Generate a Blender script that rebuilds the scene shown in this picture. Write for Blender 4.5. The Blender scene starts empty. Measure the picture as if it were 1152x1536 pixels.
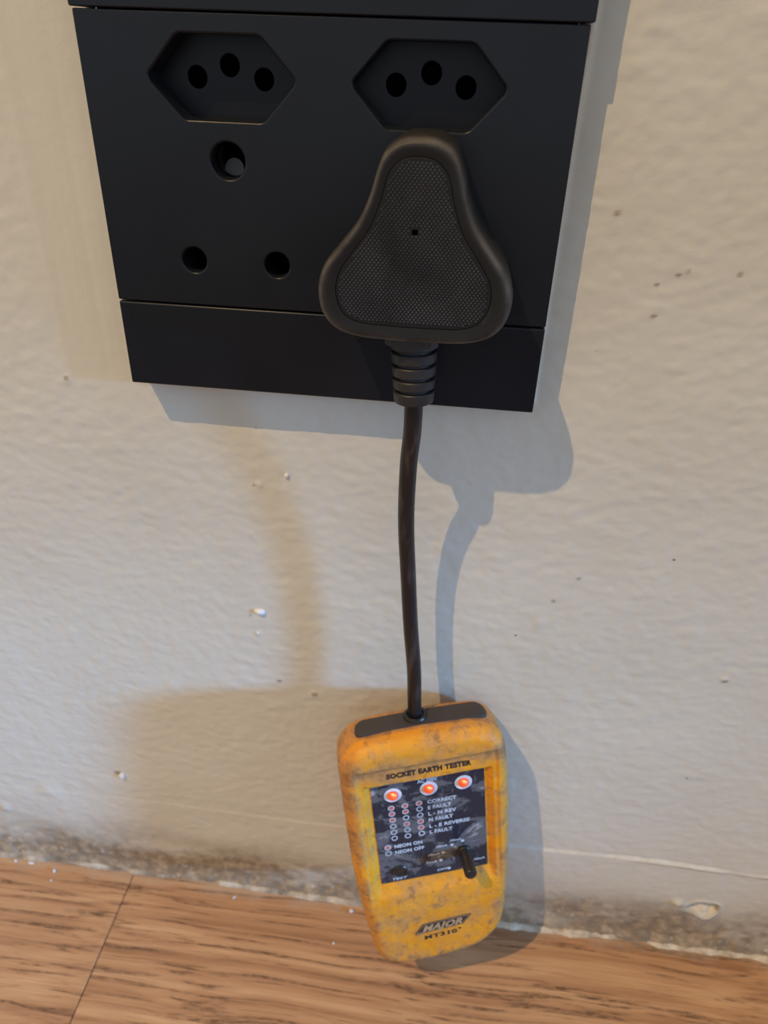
import bpy, bmesh, math, random
import numpy as np
from mathutils import Vector, Matrix

S = 0.001            # geometry below is written in millimetres
FZ = 414.0           # height of the cover plate's upper seam above the floor
scene = bpy.context.scene
COL = scene.collection


def W(x, y, z):
    return Vector((x * S, y * S, (z + FZ) * S))


# ------------------------------------------------------------------ camera
cam_d = bpy.data.cameras.new('camera')
cam = bpy.data.objects.new('camera', cam_d)
COL.objects.link(cam)
r_ = Vector((0.992562981534518, 0.11776516387279133, 0.030823592673837896))
d_ = Vector((0.08889325635268339, -0.5281947849613075, -0.8444573749542924))
f_ = Vector((-0.0831668002409867, 0.840917139388711, -0.5347351194937388))
M = Matrix.Identity(4)
for i in range(3):
    M[i][0] = r_[i]
    M[i][1] = -d_[i]
    M[i][2] = -f_[i]
M.translation = W(109.49765, -232.57734, -6.40503)
cam.matrix_world = M
cam_d.sensor_fit = 'VERTICAL'
cam_d.sensor_height = 7.3
cam_d.lens = 7.3 * 1100.0 / 1536.0
cam_d.clip_start = 0.01
cam_d.clip_end = 50
cam_d.dof.use_dof = True
cam_d.dof.focus_distance = 0.226
cam_d.dof.aperture_fstop = 3.2
scene.camera = cam

# ------------------------------------------------------------------ world
world = bpy.data.worlds.new('world')
scene.world = world
world.use_nodes = True
world.node_tree.nodes['Background'].inputs[0].default_value = (0.79, 0.88, 1.0, 1)
world.node_tree.nodes['Background'].inputs[1].default_value = 0.65


# ------------------------------------------------------------------ lights
def aim(o, target):
    o.rotation_euler = (Vector(target) - o.location).to_track_quat('-Z', 'Y').to_euler()


# room lamp, up and to the left behind the photographer
ld = bpy.data.lights.new('ceiling_lamp', 'SPOT')
ld.energy = 106.0
ld.color = (1.0, 0.69, 0.32)
ld.shadow_soft_size = 0.009
ld.spot_size = math.radians(34)
ld.spot_blend = 1.0
lo = bpy.data.objects.new('ceiling_lamp', ld)
COL.objects.link(lo)
lo.location = W(-670, -896, 1580)
aim(lo, W(115, 0, -370))

# daylight from a window far to the right
wd = bpy.data.lights.new('window_light', 'SPOT')
wd.shadow_soft_size = 0.12
wd.energy = 330.0
wd.color = (0.15, 0.47, 1.0)
wd.spot_size = math.radians(12)
wd.spot_blend = 1.0
wo = bpy.data.objects.new('window_light', wd)
COL.objects.link(wo)
wo.location = W(80 + 2.7 * 700, -30 - 700, -290 + 0.62 * 700)
aim(wo, W(-300, 0, -370))

scene.view_settings.view_transform = 'Standard'
scene.view_settings.look = 'None'
scene.view_settings.exposure = 0.12
scene.view_settings.gamma = 1.0
scene.view_settings.use_curve_mapping = False


# ------------------------------------------------------------------ materials
class NT:
    def __init__(self, name):
        self.m = bpy.data.materials.new(name)
        self.m.use_nodes = True
        self.t = self.m.node_tree
        self.b = self.t.nodes['Principled BSDF']
        self.tc = self.t.nodes.new('ShaderNodeTexCoord')

    def n(self, typ, **kw):
        nd = self.t.nodes.new(typ)
        for k, v in kw.items():
            setattr(nd, k, v)
        return nd

    def l(self, a, b):
        self.t.links.new(a, b)

    def mapping(self, scale, coord='Object', rot=(0, 0, 0)):
        mp = self.n('ShaderNodeMapping')
        mp.inputs['Scale'].default_value = scale
        mp.inputs['Rotation'].default_value = rot
        self.l(self.tc.outputs[coord], mp.inputs[0])
        return mp.outputs[0]

    def noise(self, vec, scale, detail=3.0, rough=0.55, dist=0.0):
        nn = self.n('ShaderNodeTexNoise')
        nn.inputs['Scale'].default_value = scale
        nn.inputs['Detail'].default_value = detail
        nn.inputs['Roughness'].default_value = rough
        nn.inputs['Distortion'].default_value = dist
        self.l(vec, nn.inputs['Vector'])
        return nn.outputs['Fac']

    def ramp(self, fac, stops, interp='LINEAR'):
        r = self.n('ShaderNodeValToRGB')
        r.color_ramp.interpolation = interp
        e = r.color_ramp.elements
        while len(e) < len(stops):
            e.new(0.5)
        for i, (p, c) in enumerate(stops):
            e[i].position = p
            e[i].color = c if len(c) == 4 else (*c, 1)
        self.l(fac, r.inputs[0])
        return r.outputs[0]

    def mix(self, fac, a, b, blend='MIX'):
        m = self.n('ShaderNodeMix')
        m.data_type = 'RGBA'
        m.blend_type = blend
        for sock, v in ((m.inputs[0], fac), (m.inputs[6], a), (m.inputs[7], b)):
            if isinstance(v, (int, float)):
                sock.default_value = v
            elif isinstance(v, tuple):
                sock.default_value = v if len(v) == 4 else (*v, 1)
            else:
                self.l(v, sock)
        return m.outputs[2]

    def math(self, op, a, b=0.0):
        m = self.n('ShaderNodeMath', operation=op)
        for sock, v in ((m.inputs[0], a), (m.inputs[1], b)):
            if isinstance(v, (int, float)):
                sock.default_value = v
            else:
                self.l(v, sock)
        return m.outputs[0]

    def bump(self, h, strength, dist):
        b = self.n('ShaderNodeBump')
        b.inputs['Strength'].default_value = strength
        b.inputs['Distance'].default_value = dist
        self.l(h, b.inputs['Height'])
        self.l(b.outputs[0], self.b.inputs['Normal'])

    def col(self, c):
        if isinstance(c, tuple):
            self.b.inputs['Base Color'].default_value = (*c, 1)
        else:
            self.l(c, self.b.inputs['Base Color'])

    def rough(self, v):
        if isinstance(v, (int, float)):
            self.b.inputs['Roughness'].default_value = v
        else:
            self.l(v, self.b.inputs['Roughness'])


def simple(name, color, rough, bump=0.0, bscale=2500.0, var=0.12, metal=0.0, spec=0.5):
    k = NT(name)
    v = k.mapping((1, 1, 1))
    n1 = k.noise(v, 90.0, 4.0)
    dark = tuple(c * (1 - var) for c in color)
    lite = tuple(min(1, c * (1 + var)) for c in color)
    k.col(k.ramp(n1, [(0.3, dark), (0.7, lite)]))
    k.rough(rough)
    k.b.inputs['Metallic'].default_value = metal
    k.b.inputs['Specular IOR Level'].default_value = spec
    if bump:
        k.bump(k.noise(v, bscale, 2.0), bump, 0.0002)
    return k.m


# painted plaster; attribute 'dirt' = grime near the floor plus painted crevice shade, 'raw' = filler / chipped spots plus a painted glint on the step
k = NT('wall_paint')
v = k.mapping((1, 1, 1))
base = k.mix(k.ramp(k.noise(v, 14.0, 3.0), [(0.35, (0, 0, 0)), (0.7, (1, 1, 1))]), (0.66, 0.63, 0.55), (0.62, 0.585, 0.50))
at = k.n('ShaderNodeAttribute', attribute_name='dirt')
ar = k.n('ShaderNodeAttribute', attribute_name='raw_lit')
mott = k.noise(v, 160.0, 5.0, 0.65)
dirtc = k.mix(k.ramp(mott, [(0.38, (0, 0, 0)), (0.62, (1, 1, 1))]), (0.17, 0.125, 0.082), (0.40, 0.31, 0.215))
dm = k.math('MULTIPLY', at.outputs['Fac'], k.math('ADD', 0.55, k.math('MULTIPLY', mott, 0.9)))
dmc = k.n('ShaderNodeClamp')
k.l(dm, dmc.inputs[0])
c1 = k.mix(dmc.outputs[0], base, dirtc)
raw_lit_c = k.mix(k.noise(v, 300.0, 3.0), (0.50, 0.44, 0.36), (0.80, 0.74, 0.64))
c2 = k.mix(ar.outputs['Fac'], c1, raw_lit_c)
# scattered flyspecks
vor = k.n('ShaderNodeTexVoronoi')
vor.inputs['Scale'].default_value = 62.0
k.l(k.mapping((1, 1, 1.3)), vor.inputs['Vector'])
spk = k.ramp(vor.outputs['Distance'], [(0.025, (1, 1, 1)), (0.055, (0, 0, 0))])
sel = k.ramp(k.noise(v, 41.0, 1.0), [(0.60, (0, 0, 0)), (0.63, (1, 1, 1))])
spf = k.mix(1.0, spk, sel, 'MULTIPLY')
c3 = k.mix(spf, c2, (0.22, 0.15, 0.09))
k.col(c3)
k.rough(0.55)
k.b.inputs['Specular IOR Level'].default_value = 0.3
hb = k.math('ADD', k.noise(v, 420.0, 4.0, 0.6), k.math('MULTIPLY', k.noise(v, 1500.0, 2.0), 0.35))
k.bump(hb, 0.22, 0.0004)
M_WALL = k.m

# oak laminate
k = NT('oak_laminate')
vg = k.mapping((4.5, 150, 1))
oi = k.n('ShaderNodeObjectInfo')
add = k.n('ShaderNodeVectorMath', operation='ADD')
warp = k.n('ShaderNodeVectorMath', operation='SCALE')
wn = k.n('ShaderNodeTexNoise')
wn.inputs['Scale'].default_value = 9.0
wn.inputs['Detail'].default_value = 1.0
k.l(k.mapping((1, 1.6, 1)), wn.inputs['Vector'])
k.l(wn.outputs['Color'], warp.inputs[0])
warp.inputs['Scale'].default_value = 1.9
k.l(vg, add.inputs[0])
k.l(warp.outputs[0], add.inputs[1])
rnd = k.n('ShaderNodeVectorMath', operation='ADD')
k.l(add.outputs[0], rnd.inputs[0])
cmb = k.n('ShaderNodeCombineXYZ')
k.l(k.math('MULTIPLY', oi.outputs['Random'], 37.0), cmb.inputs[0])
k.l(k.math('MULTIPLY', oi.outputs['Random'], 61.0), cmb.inputs[1])
k.l(cmb.outputs[0], rnd.inputs[1])
vv = rnd.outputs[0]
broad = k.noise(vv, 1.15, 4.0, 0.55)
basew = k.ramp(broad, [(0.30, (0.32, 0.160, 0.080)), (0.5, (0.46, 0.250, 0.128)), (0.70, (0.57, 0.345, 0.185))])
streak = k.noise(vv, 2.3, 4.0, 0.6, 0.5)
st = k.ramp(streak, [(0.37, (1, 1, 1)), (0.475, (0, 0, 0)), (1.0, (0, 0, 0))])
# short ticks break the streaks up
tick = k.ramp(k.noise(k.mapping((190, 620, 1)), 1.0, 3.0, 0.6), [(0.36, (0.25, 0.25, 0.25)), (0.60, (1, 1, 1))])
stf = k.mix(1.0, st, tick, 'MULTIPLY')
cw = k.mix(stf, basew, (0.135, 0.072, 0.040))
fine = k.ramp(k.noise(k.mapping((40, 1100, 1)), 1.0, 3.0), [(0.3, (0.86, 0.86, 0.86)), (0.7, (1.08, 1.08, 1.08))])
cw = k.mix(1.0, cw, fine, 'MULTIPLY')
# dried dust along the wall
sep = k.n('ShaderNodeSeparateXYZ')
geo = k.n('ShaderNodeNewGeometry')
k.l(geo.outputs['Position'], sep.inputs[0])
yy = k.math('ADD', sep.outputs[1], k.math('MULTIPLY', k.math('SUBTRACT', k.noise(k.mapping((1, 1, 1)), 60.0, 4.0), 0.5), 0.022))
dz = k.ramp(k.math('ADD', k.math('MULTIPLY', yy, 60.0), 1.0), [(0.36, (0, 0, 0)), (0.86, (1, 1, 1))])
cw = k.mix(k.mix(1.0, dz, (0.55, 0.55, 0.55), 'MULTIPLY'), cw, (0.42, 0.33, 0.25))
k.col(cw)
k.rough(0.50)
k.b.inputs['Specular IOR Level'].default_value = 0.3
k.bump(k.math('SUBTRACT', 0.5, k.math('MULTIPLY', streak, 1.0)), 0.25, 0.0004)
M_WOOD = k.m

# sealant/mortar bead at the foot of the wall
k = NT('dusty_sealant')
v = k.mapping((1, 1, 1))
q = k.noise(v, 130.0, 5.0, 0.65)
ed = k.n('ShaderNodeAttribute', attribute_name='edge')
lo_c = k.ramp(q, [(0.32, (0.13, 0.098, 0.070)), (0.5, (0.22, 0.170, 0.125)), (0.72, (0.36, 0.30, 0.23))])
hi_c = k.ramp(q, [(0.30, (0.30, 0.235, 0.17)), (0.5, (0.56, 0.47, 0.36)), (0.68, (0.74, 0.67, 0.56))])
k.col(k.mix(ed.outputs['Fac'], lo_c, hi_c))
k.rough(0.8)
k.bump(k.noise(v, 700.0, 4.0), 0.6, 0.0008)
M_SEAL = k.m

# anthracite cover plate plastic
k = NT('anthracite_plastic')
v = k.mapping((1, 1, 1))
k.col(k.ramp(k.noise(v, 30.0, 4.0), [(0.3, (0.0090, 0.0105, 0.0150)), (0.7, (0.0108, 0.0125, 0.0175))]))
k.rough(k.ramp(k.noise(v, 55.0, 4.0), [(0.3, (0.26, 0.26, 0.26)), (0.7, (0.35, 0.35, 0.35))]))
k.b.inputs['Specular IOR Level'].default_value = 0.27
k.bump(k.noise(v, 3000.0, 2.0), 0.12, 0.0001)
M_PLATE = k.m

M_RECESS_SHADE = simple('shaded_socket_plastic', (0.0035, 0.004, 0.006), 0.4, spec=0.3)  # plastic coloured darker than the plate to paint in shade inside the recesses
M_HOLE_SHADE = simple('cavity_shade', (0.001, 0.001, 0.0012), 0.9, spec=0.0)  # near-black and glossless, paints in the darkness inside holes
M_BRASS = simple('contact_metal', (0.30, 0.27, 0.24), 0.35, metal=0.9)

# black rubber of the plug with worn grey-brown edges
k = NT('worn_black_rubber')
v = k.mapping((1, 1, 1))
wa = k.n('ShaderNodeAttribute', attribute_name='wear')
wm = k.math('MULTIPLY', wa.outputs['Fac'], k.ramp(k.noise(v, 110.0, 5.0, 0.65), [(0.30, (0.15, 0.15, 0.15)), (0.62, (1, 1, 1))]))
k.col(k.mix(wm, (0.0095, 0.0088, 0.0090), (0.115, 0.102, 0.090)))
k.rough(0.55)
k.b.inputs['Specular IOR Level'].default_value = 0.35
k.bump(k.noise(v, 1400.0, 3.0), 0.25, 0.0002)
M_RUB = k.m
M_GRIP = simple('grip_rubber', (0.010, 0.010, 0.012), 0.6, var=0.2, spec=0.3)
M_KNURL_GLINT = simple('glint_knurl_rubber', (0.050, 0.049, 0.053), 0.38, var=0.45)  # grip rubber in a lighter tone, painting glints onto the raised diamonds
M_BOOT = simple('boot_rubber', (0.024, 0.023, 0.024), 0.45, bump=0.2, var=0.3)

# cable sheath
k = NT('cable_sheath')
v = k.mapping((1, 1, 1))
sm = k.ramp(k.noise(k.mapping((1, 1, 0.18)), 330.0, 4.0), [(0.54, (0, 0, 0)), (0.74, (1, 1, 1))])
k.col(k.mix(sm, (0.010, 0.0095, 0.011), (0.050, 0.043, 0.038)))
k.rough(0.36)
k.bump(k.noise(v, 900.0, 3.0), 0.2, 0.0002)
M_CABLE = k.m

# grimy orange rubber holster
k = NT('grimy_orange_rubber')
v = k.mapping((1, 1, 1))
g1 = k.noise(v, 48.0, 6.0, 0.62, 0.3)
g2 = k.noise(v, 250.0, 6.0, 0.72)
g3 = k.noise(v, 85.0, 5.0, 0.65, 0.5)
wa = k.n('ShaderNodeAttribute', attribute_name='wear')
orange = k.mix(k.ramp(g1, [(0.35, (0, 0, 0)), (0.65, (1, 1, 1))]), (0.68, 0.250, 0.012), (0.82, 0.330, 0.018))
tan = k.mix(k.ramp(g2, [(0.35, (0, 0, 0)), (0.65, (1, 1, 1))]), (0.40, 0.185, 0.062), (0.62, 0.305, 0.10))
mask = k.math('ADD', g3, k.math('SUBTRACT', k.math('MULTIPLY', wa.outputs['Fac'], 0.30), 0.05))
f1 = k.ramp(mask, [(0.40, (0, 0, 0)), (0.64, (1, 1, 1))])
c = k.mix(k.mix(1.0, f1, (0.9, 0.9, 0.9), 'MULTIPLY'), orange, tan)
f2 = k.ramp(k.math('ADD', g2, k.math('MULTIPLY', mask, 0.45)), [(0.74, (0, 0, 0)), (0.90, (1, 1, 1))])
c = k.mix(k.mix(1.0, f2, (0.65, 0.65, 0.65), 'MULTIPLY'), c, (0.15, 0.075, 0.040))
k.col(c)
k.rough(0.5)
k.b.inputs['Specular IOR Level'].default_value = 0.35
k.bump(k.noise(v, 260.0, 5.0, 0.65), 0.35, 0.0010)
M_ORANGE = k.m

# printed front panel, with dried smears
k = NT('smeared_front_panel')
v = k.mapping((1, 1, 1))
sm = k.noise(k.mapping((1.0, 1.0, 1.7), rot=(0, 0.5, 0)), 52.0, 7.0, 0.66, 0.8)
sf = k.ramp(sm, [(0.50, (0, 0, 0)), (0.55, (0.30, 0.30, 0.30)), (0.60, (0.22, 0.22, 0.22)), (0.66, (0.9, 0.9, 0.9))])
c = k.mix(sf, (0.018, 0.022, 0.034), (0.34, 0.315, 0.30))
sc = k.ramp(k.noise(k.mapping((3, 3, 0.4)), 260.0, 3.0), [(0.62, (0, 0, 0)), (0.72, (1, 1, 1))])
c = k.mix(k.mix(1.0, sc, (0.25, 0.25, 0.25), 'MULTIPLY'), c, (0.25, 0.26, 0.30))
k.col(c)
k.rough(k.ramp(sm, [(0.4, (0.25, 0.25, 0.25)), (0.65, (0.6, 0.6, 0.6))]))
k.bump(sm, 0.25, 0.0004)
M_PANEL = k.m

M_WHITE = simple('white_print', (0.52, 0.54, 0.58), 0.6, var=0.25)
M_RING = simple('white_ring_print', (0.60, 0.58, 0.60), 0.55, var=0.2)
M_REDP = simple('red_print', (0.45, 0.12, 0.10), 0.6, var=0.25)
M_BLKP = simple('black_print', (0.022, 0.016, 0.013), 0.6, var=0.3)
M_KNOB = simple('black_knob', (0.018, 0.015, 0.013), 0.34, var=0.3)
M_INLAY = simple('dark_rubber_inlay', (0.045, 0.036, 0.034), 0.62, bump=0.15, var=0.15)
M_TAN = simple('badge_lettering', (0.42, 0.26, 0.13), 0.6)
M_CRUMB = simple('white_crumb', (0.62, 0.60, 0.59), 0.7, bump=0.3)
M_NUB = simple('paint_lump', (0.72, 0.69, 0.66), 0.5)

# neon lamps: glowing filament visible through an orange lens
k = NT('neon_lens')
v = k.mapping((1, 1, 1), 'Generated')
gr = k.n('ShaderNodeTexGradient', gradient_type='SPHERICAL')
mp = k.n('ShaderNodeMapping')
mp.inputs['Location'].default_value = (-0.55 * 1.7, -0.36 * 1.7, 0)
mp.inputs['Scale'].default_value = (1.7, 1.7, 0.0)
k.l(k.tc.outputs['Generated'], mp.inputs[0])
k.l(mp.outputs[0], gr.inputs[0])
ec = k.ramp(gr.outputs['Fac'], [(0.0, (0.62, 0.035, 0.008)), (0.45, (0.85, 0.085, 0.015)), (0.70, (1.0, 0.22, 0.03)), (0.90, (1.0, 0.62, 0.20))])
k.l(ec, k.b.inputs['Emission Color'])
es = k.ramp(gr.outputs['Fac'], [(0.0, (0.35,) * 3), (0.6, (0.5,) * 3), (0.88, (1.0,) * 3)])
k.l(k.math('MULTIPLY', es, 1.35), k.b.inputs['Emission Strength'])
k.col((0.55, 0.08, 0.03))
k.rough(0.2)
M_NEON = k.m


# ------------------------------------------------------------------ helpers
def link(name, me, mat, parent=None, smooth=True, wm=None):
    o = bpy.data.objects.new(name, me)
    COL.objects.link(o)
    if mat is not None and not me.materials:
        me.materials.append(mat)
    if smooth:
        me.polygons.foreach_set('use_smooth', [True] * len(me.polygons))
    if parent is not None:
        o.parent = parent
    return o


def empty(name, loc, label, cat, group=None):
    o = bpy.data.objects.new(name, None)
    COL.objects.link(o)
    o.empty_display_size = 0.01
    o.location = loc
    tag(o, label, cat, group)
    return o


def tag(o, label=None, cat=None, group=None, kind=None):
    if label:
        o['label'] = label
    if cat:
        o['category'] = cat
    if group:
        o['group'] = group
    if kind:
        o['kind'] = kind
    return o


def put(name, verts, faces, mat, parent=None, smooth=False, T=None, autosm=None):
    """verts in mm through the mapping T (default: world frame), made local to the parent."""
    T = T or (lambda p: W(*p))
    off = parent_origin(parent)
    me = bpy.data.meshes.new(name)
    me.from_pydata([tuple(T(p) - off) for p in verts], [], faces)
    bm = bmesh.new()
    bm.from_mesh(me)
    bmesh.ops.recalc_face_normals(bm, faces=bm.faces)
    bm.to_mesh(me)
    bm.free()
    o = link(name, me, mat, parent, smooth)
    if autosm:
        me.set_sharp_from_angle(angle=math.radians(autosm))
    return o


def parent_origin(p):
    v = Vector((0, 0, 0))
    while p is not None:
        v = v + Vector(p.location)
        p = p.parent
    return v


def smooth01(a, b, x):
    t = np.clip((x - a) / (b - a), 0, 1)
    return t * t * (3 - 2 * t)


def catmull(pts, per=8, closed=True):
    pts = [np.array(p, float) for p in pts]
    n = len(pts)
    out = []
    rng = range(n) if closed else range(n - 1)
    for i in rng:
        if closed:
            p0, p1, p2, p3 = pts[(i - 1) % n], pts[i], pts[(i + 1) % n], pts[(i + 2) % n]
        else:
            p0, p1, p2, p3 = pts[max(i - 1, 0)], pts[i], pts[i + 1], pts[min(i + 2, n - 1)]
        for j in range(per):
            t = j / per
            out.append(0.5 * ((2 * p1) + (-p0 + p2) * t + (2 * p0 - 5 * p1 + 4 * p2 - p3) * t * t + (-p0 + 3 * p1 - 3 * p2 + p3) * t ** 3))
    if not closed:
        out.append(pts[-1])
    return np.array(out)


def resample(loop, n):
    loop = np.asarray(loop)
    c = np.vstack([loop, loop[:1]])
    d = np.r_[0, np.cumsum(np.linalg.norm(np.diff(c, axis=0), axis=1))]
    s = np.linspace(0, d[-1], n, endpoint=False)
    return np.c_[np.interp(s, d, c[:, 0]), np.interp(s, d, c[:, 1])]


def roundpoly(pts, radii, seg=6):
    """counter-clockwise polygon with rounded corners"""
    out = []
    n = len(pts)
    if isinstance(radii, (int, float)):
        radii = [radii] * n
    for i in range(n):
        p = np.array(pts[i], float)
        a = np.array(pts[i - 1], float) - p
        b = np.array(pts[(i + 1) % n], float) - p
        la, lb = np.linalg.norm(a), np.linalg.norm(b)
        a /= la
        b /= lb
        ang = math.acos(max(-1, min(1, float(a @ b))))
        r = radii[i]
        if r <= 0:
            out.append(p)
            continue
        t = r / math.tan(ang / 2)
        c = p + (a + b) / np.linalg.norm(a + b) * (r / math.sin(ang / 2))
        s = p + a * t - c
        e = p + b * t - c
        a0 = math.atan2(s[1], s[0])
        a1 = math.atan2(e[1], e[0])
        dl = (a1 - a0 + math.pi) % (2 * math.pi) - math.pi
        for j in range(seg + 1):
            th = a0 + dl * j / seg
            out.append(c + r * np.array([math.cos(th), math.sin(th)]))
    return np.array(out)


def circle(cx, cz, r, n=40):
    a = np.linspace(0, 2 * math.pi, n, endpoint=False)
    return np.c_[cx + r * np.cos(a), cz + r * np.sin(a)]


def offset(loop, d):
    """positive grows a counter-clockwise loop"""
    loop = np.asarray(loop)
    e = np.roll(loop, -1, 0) - loop
    e /= np.maximum(np.linalg.norm(e, axis=1), 1e-9)[:, None]
    n = np.c_[e[:, 1], -e[:, 0]]
    nn = n + np.roll(n, 1, 0)
    nn /= np.maximum(np.linalg.norm(nn, axis=1), 1e-9)[:, None]
    dot = np.maximum((nn * n).sum(1), 0.5)
    return loop + nn * (d / dot)[:, None]


def slab(name, outer, holes, mat, parent, y0, y1, ch=0.5, hch=None, T=None, segs=3):
    """plate in the XZ plane, front at y0 (towards the viewer, smaller y), back at y1,
    rounded chamfers of width ch on the outer edge and on every hole"""
    hch = ch if hch is None else hch
    T = T or (lambda p: W(*p))
    bm = bmesh.new()
    off = parent_origin(parent)
    mk = lambda x, y, z: bm.verts.new(T((x, y, z)) - off)
    fronts = []
    sgn = 1 if y1 > y0 else -1
    for k_, loop in enumerate([outer] + holes):
        c = ch if k_ == 0 else hch
        dirn = -1 if k_ == 0 else 1
        rings = []
        for j in range(segs + 1):
            a = math.pi / 2 * j / segs
            lp = offset(loop, dirn * c * (1 - math.sin(a)))
            rings.append([mk(p[0], y0 + sgn * c * (1 - math.cos(a)), p[1]) for p in lp])
        rings.append([mk(p[0], y1, p[1]) for p in loop])
        for ra, rb in zip(rings[:-1], rings[1:]):
            for i in range(len(ra)):
                bm.faces.new((ra[i], ra[(i + 1) % len(ra)], rb[(i + 1) % len(ra)], rb[i]))
        fronts.append(rings[0])
    edges = []
    for r in fronts:
        for i in range(len(r)):
            e = bm.edges.get((r[i], r[(i + 1) % len(r)]))
            edges.append(e)
    res = bmesh.ops.triangle_fill(bm, use_beauty=True, use_dissolve=False, edges=edges)
    fill = {g for g in res['geom'] if isinstance(g, bmesh.types.BMFace)}
    # keep only fill faces outside of the holes
    bmesh.ops.recalc_face_normals(bm, faces=bm.faces)
    flags = [f not in fill for f in bm.faces]
    me = bpy.data.meshes.new(name)
    bm.to_mesh(me)
    bm.free()
    o = link(name, me, mat, parent, True)
    me.polygons.foreach_set('use_smooth', flags)
    me.set_sharp_from_angle(angle=math.radians(40))
    me.polygons.foreach_set('use_smooth', flags)
    return o


def lathe(name, prof, mat, parent, T, n=40, cap0=True, cap1=True, sharp=35):
    """prof: list of (r, h); T maps (x, y, h) -> world"""
    vs, fs = [], []
    a = np.linspace(0, 2 * math.pi, n, endpoint=False)
    for r, h in prof:
        for t in a:
            vs.append((r * math.cos(t), r * math.sin(t), h))
    for j in range(len(prof) - 1):
        for i in range(n):
            fs.append((j * n + i, j * n + (i + 1) % n, (j + 1) * n + (i + 1) % n, (j + 1) * n + i))
    if cap0:
        fs.append(tuple(range(n)))
    if cap1:
        fs.append(tuple((len(prof) - 1) * n + i for i in range(n)))
    return put(name, vs, fs, mat, parent, True, T, sharp)


def text_mesh(name, body, mat, parent, T, x, y, size, width=None, bold=0.0, shear=0.0, depth=0.06, spacing=1.0):
    """text laid in a local plane: T((u, v_down, h))"""
    cu = bpy.data.curves.new('tmp', 'FONT')
    cu.body = body
    cu.size = 1.0
    cu.offset = bold
    cu.shear = shear
    cu.space_character = spacing
    cu.resolution_u = 3
    cu.extrude = 0.0
    ob = bpy.data.objects.new('tmp', cu)
    COL.objects.link(ob)
    dg = bpy.context.evaluated_depsgraph_get()
    me = bpy.data.meshes.new_from_object(ob.evaluated_get(dg))
    bpy.data.objects.remove(ob)
    co = np.array([v_.co[:] for v_ in me.vertices])
    fs = [tuple(p.vertices) for p in me.polygons]
    bpy.data.meshes.remove(me)
    x0, x1 = co[:, 0].min(), co[:, 0].max()
    y1 = co[:, 1].max()
    sy = size / max(y1, 1e-6)
    sx = (width / (x1 - x0)) if width else sy
    vs = [(x + (p[0] - x0) * sx, y - p[1] * sy, depth) for p in co]
    return put(name, vs, fs, mat, parent, False, T)


rng = np.random.default_rng(7)


def field(nz, nx, sx, sz, seed):
    """smooth random field, unit std, correlation lengths in cells"""
    r = np.random.default_rng(seed).standard_normal((nz, nx))
    fx = np.fft.fftfreq(nx)[None, :]
    fz = np.fft.fftfreq(nz)[:, None]
    g = np.exp(-2 * (math.pi ** 2) * ((fx * sx) ** 2 + (fz * sz) ** 2))
    f = np.fft.ifft2(np.fft.fft2(r) * g).real
    return f / f.std()


# ------------------------------------------------------------------ wall
STEP = 0.8
X0, X1, Z0, Z1 = -200.0, 376.0, -414.0, 66.0
nx = int(round((X1 - X0) / STEP)) + 1
nz = int(round((Z1 - Z0) / STEP)) + 1
gx = np.linspace(X0, X1, nx)
gz = np.linspace(Z0, Z1, nz)
GX, GZ = np.meshgrid(gx, gz)
PW, PT, PB = 134.7, 28.0, -105.0          # cover plate: width, top, bottom
h = 0.052 * field(nz, nx, 2.2, 1.5, 1) + 0.075 * np.maximum(field(nz, nx, 4.2, 2.0, 31) - 0.9, 0) + 0.034 * field(nz, nx, 1.1, 0.9, 2) + 0.20 * field(nz, nx, 34, 26, 3)
# a trowelled, smooth strip left of the plate
smth = smooth01(-42, -24, GX) * (1 - smooth01(-6, 3, GX)) * smooth01(-125, -98, GZ)
trow = 0.03 * field(nz, nx, 1.2, 60, 4)
h = h * (1 - 0.85 * smth) + trow * smth
# collar of filler around the plate
dxp = np.maximum(np.maximum(-GX, GX - PW), 0)
dzp = np.maximum(PB - GZ, 0)
dd = np.hypot(dxp, dzp)
col_w = 3.2 + 1.2 * field(nz, nx, 25, 25, 5)
collar = (1 - smooth01(0.4, 1.0, dd / np.maximum(col_w, 1.0)))
inside = ((GX > 1.5) & (GX < PW - 1.5) & (GZ > PB + 1.5))
cstr = np.where(GX < 2, 0.25, 1.0)
h = h * (1 - 0.5 * collar) + collar * cstr * (2.2 + 0.35 * field(nz, nx, 2, 2, 6))
h = np.where(inside, -1.0, h)
# paint/plaster step that runs along the wall some 65 mm above the floor
stepz = -347.5 + 1.2 * field(nz, nx, 40, 1e-6 + 1, 8)[0][None, :] + 0.010 * (GX - 230)
wavy = 0.45 * field(nz, nx, 3, 1, 9)[0][None, :]
below = 1 - smooth01(-0.5, 0.5, GZ - stepz - wavy * smooth01(200, 215, GX))
amp = np.interp(gx, [-200, -60, -20, 60, 100, 180, 200, 206, 262, 268, 300, 376], [0.15, 0.15, 0.25, 0.3, 0.4, 0.9, 0.9, 0.95, 0.9, 0.5, 0.5, 0.5])[None, :]
gap = np.interp(gx, [176, 196, 200, 222], [1, .6, .6, 1])[None, :]
h = h + below * amp * gap * 1.1
lip = np.exp(-((GZ - stepz - 0.9) / 0.7) ** 2) * (GX > 206) * (GX < 262)
h = h - lip * 0.5
# crumbly foot of the wall
hf = GZ - Z0
foot = 1 - smooth01(6, 42, hf)
lum = field(nz, nx, 2.2, 1.8, 10)
h = h + foot * (0.20 * lum + 0.25 * np.maximum(field(nz, nx, 1.3, 1.2, 11), 0.6)) * np.interp(gx, [-200, -40, 376], [0.8, 1, 1.1])[None, :]
h = h + 2.2 * (1 - smooth01(0, 11, hf)) ** 1.5
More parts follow.
